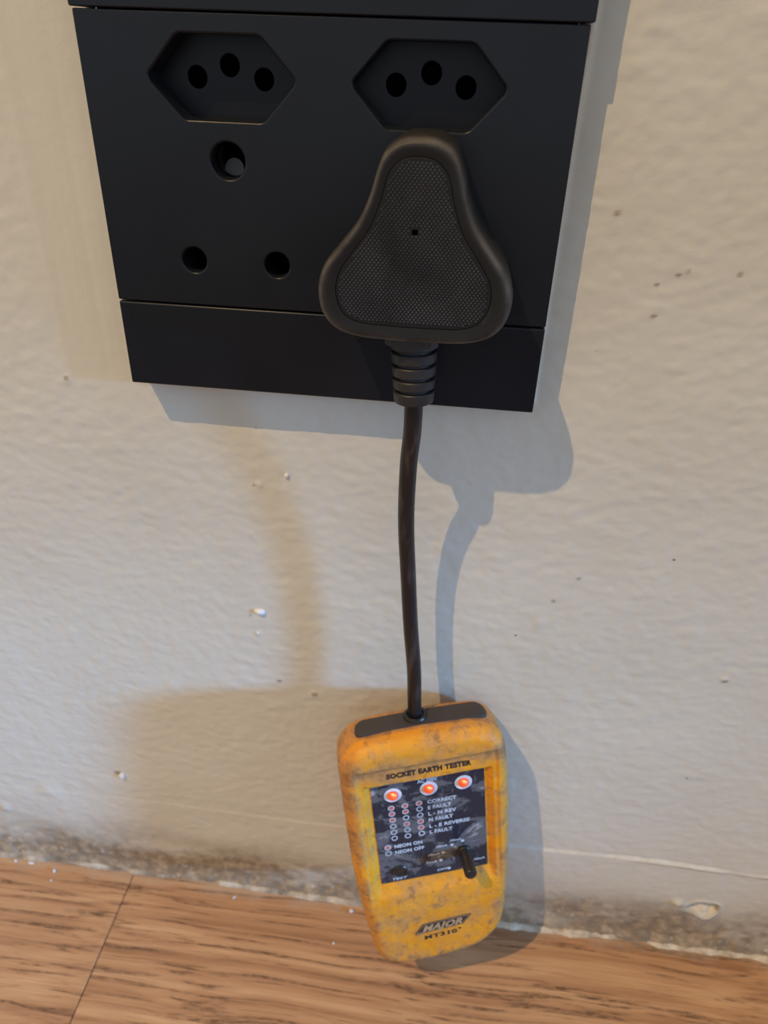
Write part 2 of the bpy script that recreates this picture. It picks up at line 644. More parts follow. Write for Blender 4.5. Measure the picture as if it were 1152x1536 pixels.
# hollow where the plaster broke out, right
pd = np.hypot((GX - 259) / 8.5, (GZ + 380) / 5.6) + 0.16 * field(nz, nx, 4, 4, 12)
pit = 1 - smooth01(0.75, 1.05, pd)
h = h - 4.2 * pit + 4.0 * np.exp(-(((GX - 262) / 4.5) ** 2 + ((GZ + 382.5) / 3.2) ** 2)) + 0.8 * np.exp(-((pd - 1.08) / 0.12) ** 2)
h = h + 2.2 * np.exp(-(((GX - 247.5) / 2.6) ** 2 + ((GZ + 377) / 2.2) ** 2))
# small lumps under the paint
for cx, cz, r, a in ((57.9, -254.7, 1.4, .7), (39, -147, 1.3, .5), (-29, -110, 1.5, .5), (229, -221, 1.2, .5), (151, -200, 2.5, .4), (33.7, -222, 1.0, .6),
                     (-120, -372, 3, .8), (-90, -352, 5, .7), (-60, -340, 9, .3), (20, -300, 14, .3), (210, -300, 18, .3), (-100, -250, 20, .4)):
    h = h + a * np.exp(-(((GX - cx) / r) ** 2 + ((GZ - cz) / r) ** 2))
edge = np.minimum(np.minimum(GX - X0, X1 - GX), Z1 - GZ)
h = h * smooth01(0, 25, edge)
h = np.maximum(h, -4.6)

dirt = 0.92 * (1 - smooth01(0, 54, hf)) ** 1.1 + 0.18 * (1 - smooth01(15, 95, hf))
dirt = dirt * (0.92 + 0.22 * field(nz, nx, 16, 6, 13)) + 0.22 * np.clip(-lum, 0, 1.5) * foot
dirt = dirt + 0.75 * collar * (field(nz, nx, 5, 1.5, 14) > 0.55) * (GZ < PB + 2) * (dd < 2.4)
for cx, cz, r in ((35.4 + 22.5, -254.7, 1.5), (42, -249, 1.2), (172.5, -61.3, .9), (175, -60, .7), (166.8, -64.6, .8), (151.3, -44.9, 1.1), (229.6, -221.8, 1.3), (154.9, -188.8, .9),
                  (162.7, -176.7, .9), (-29.2, -109.5, 1.0), (36.8, -147.4, .8), (31, -212, .7), (-47.5, -329, 2.0), (190, -60, .9), (168, -74, 1.0)):
    dirt = np.maximum(dirt, 0.95 * np.exp(-(((GX - cx) / r) ** 2 + ((GZ - cz) / (r * .7)) ** 2) ** 1.5))
raw_lit = 0.9 * collar * np.where(GX < 2, 0.15, 1.0) * (dirt < 0.4) + 0.9 * pit + 0.85 * np.exp(-((GZ - stepz - 0.1) / 0.8) ** 2) * np.interp(gx, [-60, 0, 170, 178, 194, 196, 203, 206, 256, 262], [0.05, .2, .3, 1, 1, 0.05, 0.05, 1, 1, .1])[None, :]  # the step term paints light caught on the ledge as a pale line
raw_lit = raw_lit + 0.45 * foot * (field(nz, nx, 1.4, 1.2, 15) > 2.2)
crack = np.exp(-((GZ - stepz + 1.3 + 0.3 * wavy) / 0.45) ** 2) * smooth01(214, 222, GX)
crev_shade = np.exp(-((pd - 0.93) / 0.11) ** 2) * (GZ > -381)  # shade painted as a dark band into the hollow's upper rim
dirt = np.maximum(dirt, np.maximum(0.9 * crack, 1.2 * crev_shade))
raw_lit = raw_lit * (1 - np.clip(crev_shade * 1.3, 0, 1)) * (1 - 0.9 * crack)
raw_lit = np.clip(raw_lit, 0, 1)
dirt = np.clip(dirt, 0, 1)

verts = np.c_[GX.ravel(), -h.ravel(), GZ.ravel()]
ii = np.arange(nz * nx).reshape(nz, nx)
quads = np.stack([ii[:-1, :-1], ii[:-1, 1:], ii[1:, 1:], ii[1:, :-1]], -1)
keep = ~(inside[:-1, :-1] & inside[:-1, 1:] & inside[1:, 1:] & inside[1:, :-1])
# behind the plate the wall is a recessed box: drop those quads, a back board closes it
quads = quads[keep]
# coarse surrounding wall
BX0, BX1, BZ1 = -1400.0, 2300.0, 2060.0
ext = np.array([[BX0, 0, Z0], [X0, 0, Z0], [X0, 0, Z1], [X0, 0, BZ1], [BX0, 0, BZ1],
                [X1, 0, Z0], [BX1, 0, Z0], [BX1, 0, BZ1], [X1, 0, BZ1], [X1, 0, Z1], [BX0, 0, Z1], [BX1, 0, Z1]], float)
nb = len(verts)
verts = np.vstack([verts, ext])
q2 = np.array([[0, 1, 2, 10], [10, 2, 3, 4], [5, 6, 11, 9], [9, 11, 7, 8], [2, 9, 8, 3]]) + nb
allq = np.vstack([quads, q2]).astype(np.int32)
me = bpy.data.meshes.new('wall_back')
me.vertices.add(len(verts))
vw = verts.copy()
vw[:, 2] += FZ
me.vertices.foreach_set('co', (vw * S).ravel())
me.loops.add(allq.size)
me.loops.foreach_set('vertex_index', allq.ravel())
me.polygons.add(len(allq))
me.polygons.foreach_set('loop_start', np.arange(0, allq.size, 4, dtype=np.int32))
me.update(calc_edges=True)
for nm, arr in (('dirt', dirt), ('raw_lit', raw_lit)):
    a_ = me.attributes.new(nm, 'FLOAT', 'POINT')
    a_.data.foreach_set('value', np.r_[arr.ravel(), np.zeros(len(ext))])
wall = link('wall_back', me, M_WALL, None, True)
tag(wall, 'off-white painted plaster wall, grimy and crumbling along its foot', None, None, 'structure')


def blob(name, loc, r, sx, sy, sz, mat, parent, seed, rot=0.0, sub=2):
    bm = bmesh.new()
    bmesh.ops.create_icosphere(bm, subdivisions=sub, radius=1)
    rr = random.Random(seed)
    ph = [rr.uniform(0, 6) for _ in range(6)]
    for v_ in bm.verts:
        c = v_.co
        n_ = 1 + 0.18 * math.sin(3 * c.x + ph[0]) * math.cos(2.5 * c.y + ph[1]) + 0.14 * math.sin(4 * c.z + ph[2] + 2 * c.x)
        p = Vector((c.x * sx, c.y * sy, c.z * sz)) * n_ * r * S
        if rot:
            p = Matrix.Rotation(rot, 3, 'Z') @ p
        v_.co = p
    me_ = bpy.data.meshes.new(name)
    bm.to_mesh(me_)
    bm.free()
    o = link(name, me_, mat, parent, True)
    o.location = loc - parent_origin(parent)
    return o


for i, (x, z, r, a, b) in enumerate(((35.4, -209.3, 1.9, 1.2, .85), (-45.2, -330.4, 1.9, 1.0, 1.1), (49.6, -142.0, 1.0, 1, 1), (182.5, -372, 1.2, 1.2, .9), (33.7, -221.5, .7, 1, 1))):
    blob('paint_lump', W(x, -0.35, z), r, a, 0.7, b, M_NUB, wall, i + 3)

# ------------------------------------------------------------------ floor of planks
floor_v = [(BX0, 40, -424.6), (BX1, 40, -424.6), (BX1, -2600, -424.6), (BX0, -2600, -424.6)]
floor = put('floor', floor_v + [(a, b, -440) for a, b, c in floor_v], [(0, 1, 2, 3), (4, 5, 6, 7), (0, 1, 5, 4), (1, 2, 6, 5), (2, 3, 7, 6), (3, 0, 4, 7)], M_SEAL, None)
tag(floor, 'brown oak laminate floor running along the wall', None, None, 'structure')


def plank(x0, x1, y0, y1, seed):
    # front edge y0 (nearer the viewer) .. y1, with chamfered top edges
    c = 0.45
    zt, zb = -414.0, -424.5
    lp = [(x0, y0), (x1, y0), (x1, y1), (x0, y1)]
    ins = [(x0 + c, y0 + c), (x1 - c, y0 + c), (x1 - c, y1 - c), (x0 + c, y1 - c)]
    vs = [(a, b, zb) for a, b in lp] + [(a, b, zt - c) for a, b in lp] + [(a, b, zt) for a, b in ins]
    fs = [(3, 2, 1, 0), (8, 9, 10, 11)]
    for k_ in (0, 4):
        for i in range(4):
            fs.append((k_ + i, k_ + (i + 1) % 4, k_ + 4 + (i + 1) % 4, k_ + 4 + i))
    return put('plank', vs, fs, M_WOOD, floor, False)


cz = [(BX0, 60, 2050), (BX1, 60, 2050), (BX1, -2600, 2050), (BX0, -2600, 2050)]  # unseen ceiling, added to cut the ambient light falling on the floor
M_CEIL = simple('ceiling_paint', (0.62, 0.61, 0.58), 0.8, var=0.03)
ceil_o = put('ceiling', cz + [(a, b, 2110) for a, b, c in cz], [(0, 1, 2, 3), (4, 5, 6, 7), (0, 1, 5, 4), (1, 2, 6, 5), (2, 3, 7, 6), (3, 0, 4, 7)], M_CEIL, None)
tag(ceil_o, 'plain matt white ceiling, unseen, added to dim the light from above', None, None, 'structure')
LEN, WID, GAP = 1285.0, 192.0, 0.35
for r in range(6):
    y1 = -0.5 - r * (WID + GAP)
    start = -50.5 - LEN - GAP - [0, 430, 850, 210, 640, 1000][r]
    x = start
    while x < 1500:
        plank(x, x + LEN, y1 - WID, y1, r)
        x += LEN + GAP

# rough bead of mortar/sealant between wall and planks
n = 620
bx = np.linspace(-220, 400, n)
f1_ = field(1, n, 14, 1e-6, 21)[0]
f2_ = field(1, n, 3, 1e-6, 22)[0]
f3_ = field(1, n, 1.3, 1e-6, 23)[0]
depth = 4.6 + 0.8 * f1_ + 0.5 * f2_ + 0.25 * f3_
depth += np.interp(bx, [-220, -60, 60, 90, 180, 235, 240, 400], [1.0, 0.0, 1.6, 2.2, 1.4, -0.4, 1.0, 1.2])
depth = np.clip(depth - 0.6, 2.2, 10)
ht = np.clip(1.9 + 0.35 * f2_ + 0.22 * f3_, 0.9, 3.2)
vs, fs = [], []
K = 9
for i in range(n):
    for j in range(K):
        t = j / (K - 1)
        yy_ = -depth[i] * t
        zz = -414 + ht[i] * (1 - t) ** 0.6 * 1.25 + 0.14 * math.sin(i * 1.7 + j * 2.1) * (0 < j < K - 1) + (0.35 if 0.2 < t < 0.85 else 0)
        if j == K - 1:
            zz = -414.2
        vs.append((bx[i], yy_, zz))
for i in range(n - 1):
    for j in range(K - 1):
        a = i * K + j
        fs.append((a, a + 1, a + K + 1, a + K))
trim = put('trim_1', vs, fs, M_SEAL, None, True)
eamt = np.clip(np.interp(bx, [-220, -60, 40, 70, 110, 190, 300, 400], [.45, .35, .5, .9, .7, .8, 1, 1]) + 0.25 * f2_, 0, 1)
a_ = trim.data.attributes.new('edge', 'FLOAT', 'POINT')
a_.data.foreach_set('value', [float(eamt[i] * np.clip(((j / (K - 1)) - 0.42) / 0.2, 0, 1)) for i in range(n) for j in range(K)])
tag(trim, 'rough dusty bead of sealant between wall and plank floor', None, None, 'structure')

# ------------------------------------------------------------------ cover plate with sockets
PY = -10.0
sock = empty('wall_socket', W(PW / 2, 0, PB), 'black double wall socket plate with hexagonal and round pin holes', 'socket')


def rect(x0, x1, z0, z1, r=0.6):
    return roundpoly([(x0, z0), (x1, z0), (x1, z1), (x0, z1)], r, 3)


def hexa(cx, cz):
    return roundpoly([(cx - 20.8, cz), (cx - 11.2, cz - 10.1), (cx + 11.2, cz - 10.1), (cx + 20.8, cz), (cx + 11.2, cz + 10.1), (cx - 11.2, cz + 10.1)], [1.8, 3.0, 3.0, 1.8, 3.0, 3.0], 6)


CX = (39.0, 95.2)
HZ = -14.9
EZ, LZ = -35.0, -63.1
holes = []
for cx in CX:
    holes.append(hexa(cx, HZ))
    holes.append(circle(cx + 0.3, EZ, 4.9))
    holes.append(circle(cx + 0.3 - 12.9, LZ, 3.75))
    holes.append(circle(cx + 0.3 + 12.9, LZ, 3.75))
slab('top_strip', rect(-0.6, PW + 0.9, 0.35, PT, 0.5), [], M_PLATE, sock, PY - 0.45, 0.5, 0.35)
slab('socket_face', rect(0, PW, -76.75, 0, 0.5), holes, M_PLATE, sock, PY, 0.2, 0.4, 0.65)
slab('bottom_strip', rect(0, PW, PB, -77.25, 0.5), [], M_PLATE, sock, PY - 0.15, 0.5, 0.6)
# backing box that closes the holes
slab('back_box', rect(2, PW - 2, PB + 2, PT - 2, 0.5), [], M_HOLE_SHADE, sock, 0.6, 16, 0.2)
for cx in CX:
    pins = [circle(cx - 9.6, HZ - .1, 2.7), circle(cx, HZ + 3.0, 2.7), circle(cx + 9.6, HZ - .1, 2.7)]
    rf = slab('recess_floor', offset(hexa(cx, HZ), 0.25), pins, M_RECESS_SHADE, sock, PY + 9.2, 0.4, 0.01, 0.35)
    for (px, pz) in ((cx - 9.6, HZ - .1), (cx, HZ + 3.0), (cx + 9.6, HZ - .1)):
        tube_v = [(x, PY + 9.6, z) for x, z in circle(px, pz, 2.66, 24)] + [(x, 0.55, z) for x, z in circle(px, pz, 2.66, 24)]
        put('pin_sleeve', tube_v, [(i, (i + 1) % 24, 24 + (i + 1) % 24, 24 + i) for i in range(24)], M_HOLE_SHADE, rf, True)
# round holes: sleeve (short tube) and shutter
for cx in (CX[0] + 0.3,):
    for (px, pz, r, d) in ((cx, EZ, 4.6, 6.0), (cx - 12.9, LZ, 3.5, 6.5), (cx + 12.9, LZ, 3.5, 6.5)):
        lp = circle(px, pz, r, 32)
        lo_ = circle(px, pz, r * 0.55, 32)
        vs = [(x, PY + d, z) for x, z in lp] + [(x, 0.5, z) for x, z in lp] + [(x, PY + d, z) for x, z in lo_]
        fs = [(i, (i + 1) % 32, 32 + (i + 1) % 32, 32 + i) for i in range(32)]
        put('contact_sleeve' if r > 4 else 'shutter', vs, fs, M_BRASS if r > 4 else M_RECESS_SHADE, sock, True)
        # angled shutter plate across the lower part
        sv = [(x, PY + d + 1.0 + (z - (pz - r)) * 0.22, z) for x, z in circle(px - r * 0.1, pz - r * 0.62, r * 0.62, 24)]
        if r > 4:
            put('earth_shutter', sv, [tuple(range(24))], simple('shutter_grey', (0.045, 0.042, 0.038), 0.4), sock, False)
# faint scuff marks on the face are left to the material

# ------------------------------------------------------------------ plug
plug = empty('power_plug', W(95.5, PY, -50), 'black triangular three-pin plug with knurled face in the right socket', 'plug')
half = [(0, -24.2), (4.8, -24.8), (8.6, -27.4), (10.7, -32), (12.6, -38.5), (15.6, -45), (20.3, -51.2), (24.6, -57.0), (26.2, -63.0), (25.2, -69.5), (21.5, -73.9), (15, -76.0), (7, -76.5)]
full = [(-x, z) for x, z in half[1:]] + [(0, -76.6)] + [(x, z) for x, z in reversed(half[1:])] + [half[0]]
out_l = resample(catmull([(95.7 + x * 1.025, z) for x, z in full], 8), 220)
halfi = [(0, -28.9), (4.4, -29.8), (7.6, -33.2), (9.4, -39.5), (12.2, -46.5), (16.8, -53.0), (20.3, -58.6), (20.9, -64.3), (18.6, -69.2), (14.0, -71.3), (7, -71.7)]
fulli = [(-x, z) for x, z in halfi[1:]] + [(0, -71.8)] + [(x, z) for x, z in reversed(halfi[1:])] + [halfi[0]]
in_l = resample(catmull([(95.5 + x, z + 0.2) for x, z in fulli], 8), 220)
# align start
j0 = int(np.argmin(np.linalg.norm(in_l - (out_l[0] + (np.array([95.5, -52]) - out_l[0]) * 0.2), axis=1)))
in_l = np.roll(in_l, -j0, 0)


def ring_body(name, rings, mat, parent, wear=None, close=True, cap=True, back=True):
    vs, fs = [], []
    n_ = len(rings[0][0])
    for lp, y in rings:
        for p in lp:
            vs.append((p[0], y, p[1]))
    for j in range(len(rings) - 1):
        for i in range(n_):
            fs.append((j * n_ + i, j * n_ + (i + 1) % n_, (j + 1) * n_ + (i + 1) % n_, (j + 1) * n_ + i))
    if cap:
        fs.append(tuple((len(rings) - 1) * n_ + i for i in range(n_)))
    if back:
        fs.append(tuple(range(n_)))
    o = put(name, vs, fs, mat, parent, True, None, 45)
    if wear is not None:
        a_ = o.data.attributes.new('wear', 'FLOAT', 'POINT')
        a_.data.foreach_set('value', [w for w in wear for _ in range(n_)])
    return o


mixl = lambda a, b, t: a * (1 - t) + b * t
back_l = offset(out_l, -0.2)
rings = [(back_l, PY - 0.05), (back_l, PY - 11.2), (offset(out_l, -0.7), PY - 11.5), (offset(out_l, -0.7), PY - 12.0), (out_l, PY - 12.3), (out_l, PY - 19.5)]
wear = [0.1, 0.1, 0, 0, 0.15, 0.2]
for t, dy, w in ((0.03, 20.8, .25), (0.09, 22.4, .6), (0.17, 23.7, 1.0), (0.27, 24.5, .8), (0.38, 24.8, .25), (0.55, 24.75, .05), (0.80, 24.5, .0), (0.97, 24.35, .0), (1.0, 24.1, .0), (1.0, 23.6, 0)):
    rings.append((mixl(out_l, in_l, t), PY - dy))
    wear.append(w)
body = ring_body('plug_body', rings, M_RUB, plug, wear)
# knurled face: flat pad with a small square hole, covered by staggered raised diamonds
hole = roundpoly([(94.5, -47.2), (96.0, -47.2), (96.0, -45.8), (94.5, -45.8)], 0.15, 2)
pad = slab('grip_pad', offset(in_l, -0.08), [hole], M_GRIP, plug, PY - 24.35, PY - 23.7, 0.15, 0.05)
lp = offset(in_l, -0.9)


def in_poly(x, z, lp_):
    x1_, z1_ = lp_[:, 0], lp_[:, 1]
    x2_, z2_ = np.roll(x1_, -1), np.roll(z1_, -1)
    c = ((z1_ > z) != (z2_ > z)) & (x < (x2_ - x1_) * (z - z1_) / (z2_ - z1_ + 1e-12) + x1_)
    return c.sum() % 2 == 1


vs, fs = [], []
row = 0
z = -71.5
while z < -28.5:
    x = 73.0 + (0.54 if row % 2 else 0.0)
    while x < 118:
        if in_poly(x, z, lp) and not (abs(x - 95.25) < 1.25 and abs(z + 46.5) < 1.15):
            b_ = len(vs)
            y_ = PY - 24.33
            vs += [(x - .36, y_, z), (x, y_, z - .52), (x + .36, y_, z), (x, y_, z + .52), (x, y_ - .42, z)]
            fs += [(b_, b_ + 1, b_ + 4), (b_ + 1, b_ + 2, b_ + 4), (b_ + 2, b_ + 3, b_ + 4), (b_ + 3, b_, b_ + 4)]
        x += 1.08
    z += 0.70
    row += 1
kn = put('grip_knurling', vs, fs, M_KNURL_GLINT, pad, False)
kn['kind'] = 'stuff'
hb_ = put('screw_hole', [(x, PY - 23.65, z_) for x, z_ in offset(hole, 0.2)], [tuple(range(len(hole)))], M_HOLE_SHADE, pad)

# strain relief boot
A0 = Vector((95.6, -23.5, -75.0))
A1 = Vector((96.9, -25.0, -97.6))
ax = (A1 - A0).normalized()
sx_ = Vector((1, 0, 0)) - ax * ax.x
sx_.normalize()
sy_ = ax.cross(sx_)
BT = lambda p: W(*(A0 + sx_ * p[0] + sy_ * p[1] + ax * p[2]))
L_ = (A1 - A0).length
prof = [(7.3, 0)]
for zc in (6.3, 10.4, 14.5, 18.4):
    rr_ = 7.25 - 1.15 * zc / L_
    prof += [(rr_, zc - 0.75), (rr_ - 0.25, zc - .5), (rr_ - 1.5, zc - 0.45), (rr_ - 1.5, zc + 0.45), (rr_ - 0.25, zc + .5), (rr_, zc + 0.75)]
prof += [(6.15, L_ - 1.2), (5.9, L_ - 0.4), (5.2, L_), (2.9, L_ + 0.02)]
lathe('strain_relief', prof, M_BOOT, plug, BT, 48)
put('boot_collar', *(lambda V, F_: (V, F_))(
    [(95.5 + sx0 * 7.7, y_, z_) for z_ in (-75.5, -78.6) for sx0, y_ in ((-1, -19), (-1, -29), (-.75, -31), (.75, -31), (1, -29), (1, -19))],
    [(0, 1, 2, 3, 4, 5), (6, 7, 8, 9, 10, 11)] + [(i, (i + 1) % 6, 6 + (i + 1) % 6, 6 + i) for i in range(6)]), M_BOOT, plug)

# ------------------------------------------------------------------ tester
U = Vector((0.95774299, 0.27097725, 0.09643492))
Vd = Vector((0.12720835, -0.12522087, -0.98393992))
Vd = (Vd - U * U.dot(Vd)).normalized()
N = U.cross(Vd)
if N.y > 0:
    N = -N
P0 = Vector((115.457, -36.0, -288.427))
DT = lambda p: W(*(P0 + U * p[0] + Vd * p[1] + N * p[2]))      # (right, down, out of the face)
tester = empty('socket_tester', DT((0, 84, -8)), 'grimy orange socket tester hanging by its cable above the floor', 'tester')

# outline (u right, v down); rim plane
ctrl = [(-35.6, -36), (-35.9, -15), (-35.9, 8), (-35.2, 30), (-33.6, 50), (-32.0, 67), (-30.2, 76), (-26.0, 81.9), (-18, 84.6), (-6, 85.3), (6, 84.4), (16, 82.5),
        (23.6, 78.2), (28.6, 72.0), (31.2, 64), (32.9, 50), (34.1, 30), (34.9, 8), (35.0, -15), (34.4, -35), (31.6, -43.5), (26, -48), (16, -49.6), (0, -50), (-17, -49.6), (-27.5, -47.8), (-33, -43.2)]
NO = 460
outl = resample(catmull(ctrl, 10), NO)
cen_x = lambda u_, v_: (u_ * 0.0, np.clip(v_, -18, 52))
TF, TB = 2.9, -19.5        # rim height above the panel plane, back plane
R1, R2 = 6.5, 4.0


def wnoise(u_, v_, s, seed):
    g = np.random.default_rng(seed)
    out = np.zeros_like(u_)
    for _ in range(18):
        a = g.uniform(0, 2 * math.pi)
        f = s * g.uniform(0.5, 1.6)
        out += np.sin((u_ * math.cos(a) + v_ * math.sin(a)) * f + g.uniform(0, 6.28))
    return out / 4.0


def opening(u_, v_):
    """depth of the inner face and of the panel recess below the holster rim"""
    au = np.abs(u_)
    a = smooth01(0, 1.6, 30.3 - au) * smooth01(0, 1.8, v_ + 38.2) * (1 - smooth01(30, 46, v_))
    rail = 1.0 * a
    b = np.clip((27.6 - au) / 2.6, 0, 1) * smooth01(-28.7, -28.0, v_) * np.clip((37.0 - v_) / 6.8, 0, 1) ** 0.8
    return rail, b


def front_h(u_, v_, dist):
    e = np.clip(R1 - dist, 0, R1)
    edge_ = R1 - np.sqrt(np.maximum(R1 * R1 - e * e, 0))
    a, b = opening(u_, v_)
    lowface = 1 - smooth01(34, 48, v_)
    hgt = TF - 1.3 * (1 - lowface) * 0.3 - edge_ - a - b * (TF - 1.0 - 0.0 + 0.2)
    return hgt + 0.07 * wnoise(u_, v_, 0.9, 5)


rings = []
# from outside to centre line
ks = np.r_[np.linspace(0, 0.24, 26), np.linspace(0.255, 1.0, 92)]
vs, fs, wr = [], [], []
seg_a, seg_b = outl, np.roll(outl, -1, 0)
cx_, cz_ = cen_x(outl[:, 0], outl[:, 1])
cent = np.c_[cx_, cz_]
tang = np.roll(outl, -1, 0) - np.roll(outl, 1, 0)
for kk in ks:
    P_ = outl * (1 - kk) + cent * kk
    if kk < 0.5:
        dmin = np.min(np.linalg.norm(P_[:, None, :] - outl[None, :, :], axis=2), axis=1)
        if kk == 0:
            dmin[:] = 0
    else:
        dmin = np.full(len(P_), 99.0)
    hh = front_h(P_[:, 0], P_[:, 1], dmin)
    a, b = opening(P_[:, 0], P_[:, 1])
    w = np.clip(1 - dmin / 8, 0, 1) * 0.55 * smooth01(-44, -34, P_[:, 1]) + 0.75 * np.exp(-((P_[:, 1] + 36.5) / 4.0) ** 2) + 0.08 * smooth01(30, 60, P_[:, 1])
    for i in range(NO):
        vs.append((P_[i, 0], P_[i, 1], hh[i]))
        wr.append(float(w[i]))
nr = len(ks)
# side and back
side = [(0.0, TF - R1 - 1.0, .6), (0.15, TF - R1 - 4.0, .75), (0.1, -9, .7), (0.0, TB + R2 + 1, .6)]
for j in range(1, 6):
    a = math.pi / 2 * j / 5
    side.append((-R2 * (1 - math.cos(a)), TB + R2 * (1 - math.sin(a)), .6))
srings = []
for o_, t_, w_ in side:
    lp_ = offset(outl[::-1], o_)[::-1]
    base_i = len(vs)
    srings.append(base_i)
    nz_ = 0.12 * wnoise(lp_[:, 0] + t_, lp_[:, 1], 0.8, 8)
    cdir = lp_ - cent
    cdir /= np.linalg.norm(cdir, axis=1)[:, None]
    for i in range(NO):
        vs.append((lp_[i, 0] + cdir[i, 0] * nz_[i], lp_[i, 1] + cdir[i, 1] * nz_[i], t_))
        wr.append(w_)
for j in range(nr - 1):
    for i in range(NO):
        fs.append((j * NO + i, j * NO + (i + 1) % NO, (j + 1) * NO + (i + 1) % NO, (j + 1) * NO + i))
prev = 0
for b_ in srings:
    for i in range(NO):
        fs.append((prev + i, prev + (i + 1) % NO, b_ + (i + 1) % NO, b_ + i))
    prev = b_
fs.append(tuple(prev + i for i in range(NO)))
hol = put('holster', vs, fs, M_ORANGE, tester, True, DT, 60)
a_ = hol.data.attributes.new('wear', 'FLOAT', 'POINT')
a_.data.foreach_set('value', wr)

# dark rubber inlay in the top end (plane facing up: coordinates u and depth)
TOPV = -50.15
strip = roundpoly([(-26.6, -14.7), (27.6, -14.7), (28.8, -5.6), (-27.8, -5.6)], [4.2, 4.2, 3.4, 3.4], 6)


def STT(p):
    # p = (u, height above top, w) ; the inlay follows the slight crown of the top
    crown = 0.0009 * (p[0] - 0) ** 2 + 1.9 * max(0.0, (abs(p[0]) - 22) / 8) ** 2 + 0.006 * max(0, p[2] + 9) ** 2 * 3.0
    return DT((p[0], TOPV + p[1] + crown, p[2]))


gu = np.linspace(-29, 30, 60)
gw = np.linspace(-16, -4.8, 14)
bm = bmesh.new()
off_ = parent_origin(tester)
lpn = resample(strip, 160)
vs, fs = [], []
cen = np.array([0.5, -10.4])
kks = [1.0, 1.0, 0.985, 0.9, 0.75, 0.55, 0.35, 0.15]
hts = [1.5, 0.0, -0.45, -0.5, -0.5, -0.5, -0.5, -0.5]
for kk, ht_ in zip(kks, hts):
    for p in lpn:
        tgt = np.array([p[0] * 0.93, -10.4])
        q_ = tgt + (p - tgt) * kk
        vs.append((q_[0], ht_, q_[1]))
for j in range(len(kks) - 1):
    for i in range(160):
        fs.append((j * 160 + i, j * 160 + (i + 1) % 160, (j + 1) * 160 + (i + 1) % 160, (j + 1) * 160 + i))
fs.append(tuple((len(kks) - 1) * 160 + i for i in range(160)))
bm.free()
inl = tag(put('top_inlay', vs, fs, M_INLAY, tester, True, STT, 50), 'dark grey rubber inlay')

# cable grommet
CU, CW = -1.3, -11.4
GT = lambda p: DT((CU + p[0], TOPV - 0.2 - p[2], CW + p[1]))
lathe('cable_grommet', [(5.0, -0.5), (5.0, 0.8), (4.7, 1.3), (3.9, 1.6), (3.5, 1.3), (3.3, 0.6)], M_KNOB, inl, GT, 40)

# front panel
PC = (0.0, 1.05)
PH = 0.0
pl = roundpoly([(-24.2, -27.6), (24.2, -27.6), (24.0, 29.7), (-24.3, 29.7)], 0.4, 2)
PT_ = lambda p: DT((p[0], p[2], p[1]))
pan = slab('front_panel', pl, [], M_PANEL, tester, PH + 0.05, PH - 0.5, 0.1, None, PT_, 2)
tag(pan, 'dark printed front panel smeared with dirt')
FT = lambda p: DT((p[0], p[1], PH + 0.05 + p[2]))


def disc(name, u_, v_, r0, r1, mat, parent, hgt=0.05, n_=28):
    if r0 <= 0:
        vs_ = [(u_ + r1 * math.cos(t), v_ + r1 * math.sin(t), hgt) for t in np.linspace(0, 2 * math.pi, n_, endpoint=False)]
        return put(name, vs_, [tuple(range(n_))], mat, parent, False, FT)
    vs_ = []
    for r in (r0, r1):
        vs_ += [(u_ + r * math.cos(t), v_ + r * math.sin(t), hgt) for t in np.linspace(0, 2 * math.pi, n_, endpoint=False)]
    return put(name, vs_, [(i, (i + 1) % n_, n_ + (i + 1) % n_, n_ + i) for i in range(n_)], mat, parent, False, FT)


for i, (u_, v_) in enumerate(((-15.1, -20.9), (0.2, -21.2), (15.1, -21.2))):
    a = [(2.3 * math.cos(t), 0.1 + 1.9 * math.sin(t)) for t in np.linspace(0, math.pi / 2, 8)]
    lz = lathe('neon_lamp', [(max(r, .02), h_) for r, h_ in a], M_NEON, tester, (lambda uu, vv_: (lambda p: FT((uu + p[0], vv_ + p[1], p[2]))))(u_, v_), 32, False, True, 80)
    tag(lz, 'glowing orange neon lamp')
    tag(disc('lamp_ring', u_, v_, 2.2, 3.75, M_RING, lz, 0.06, 40), 'white printed ring')

# printed table of rings
cols = (-16.35, -10.5, -4.45)
rows = (-13.9, -10.6, -7.1, -3.5, 0.0, 3.5)
pat = ('RRR', 'RRo', 'Roo', 'oRR', 'ooR', 'ooo')
for r_i, (v_, p_) in enumerate(zip(rows, pat)):
    for u_, ch_ in zip(cols, p_):
        disc('indicator_ring', u_, v_, 0.95 if ch_ == 'o' else 1.05, 1.4, M_WHITE, pan, 0.045, 20)
        if ch_ == 'R':
            disc('indicator_dot', u_, v_, 0, 1.06, M_REDP, pan, 0.05, 20)
for v_, ch_ in ((8.3, 'R'), (11.8, 'o')):
    disc('indicator_ring', -19.7, v_, 1.05, 1.45, M_WHITE, pan, 0.045, 20)
    if ch_ == 'R':
        disc('indicator_dot', -19.7, v_, 0, 1.06, M_REDP, pan, 0.05, 20)
for s_, u_, v_, w_ in (('CORRECT', -0.9, -12.9, 12.6), ('E FAULT', -0.9, -9.5, 10.2), ('L - N REV', -0.9, -6.0, 12.2), ('N FAULT', -0.9, -2.6, 10.6), ('L - E REVERSE', -0.9, 1.2, 17.8), ('L FAULT', -0.9, 4.6, 10.0),
                       ('NEON ON', -16.8, 9.4, 12.2), ('NEON OFF', -16.8, 12.9, 12.9), ('AC 230V', -4.4, -25.0, 8.4)):
    text_mesh('panel_lettering', s_, M_WHITE, pan, FT, u_, v_, 1.9, w_, 0.035, 0, 0.05, 1.05)
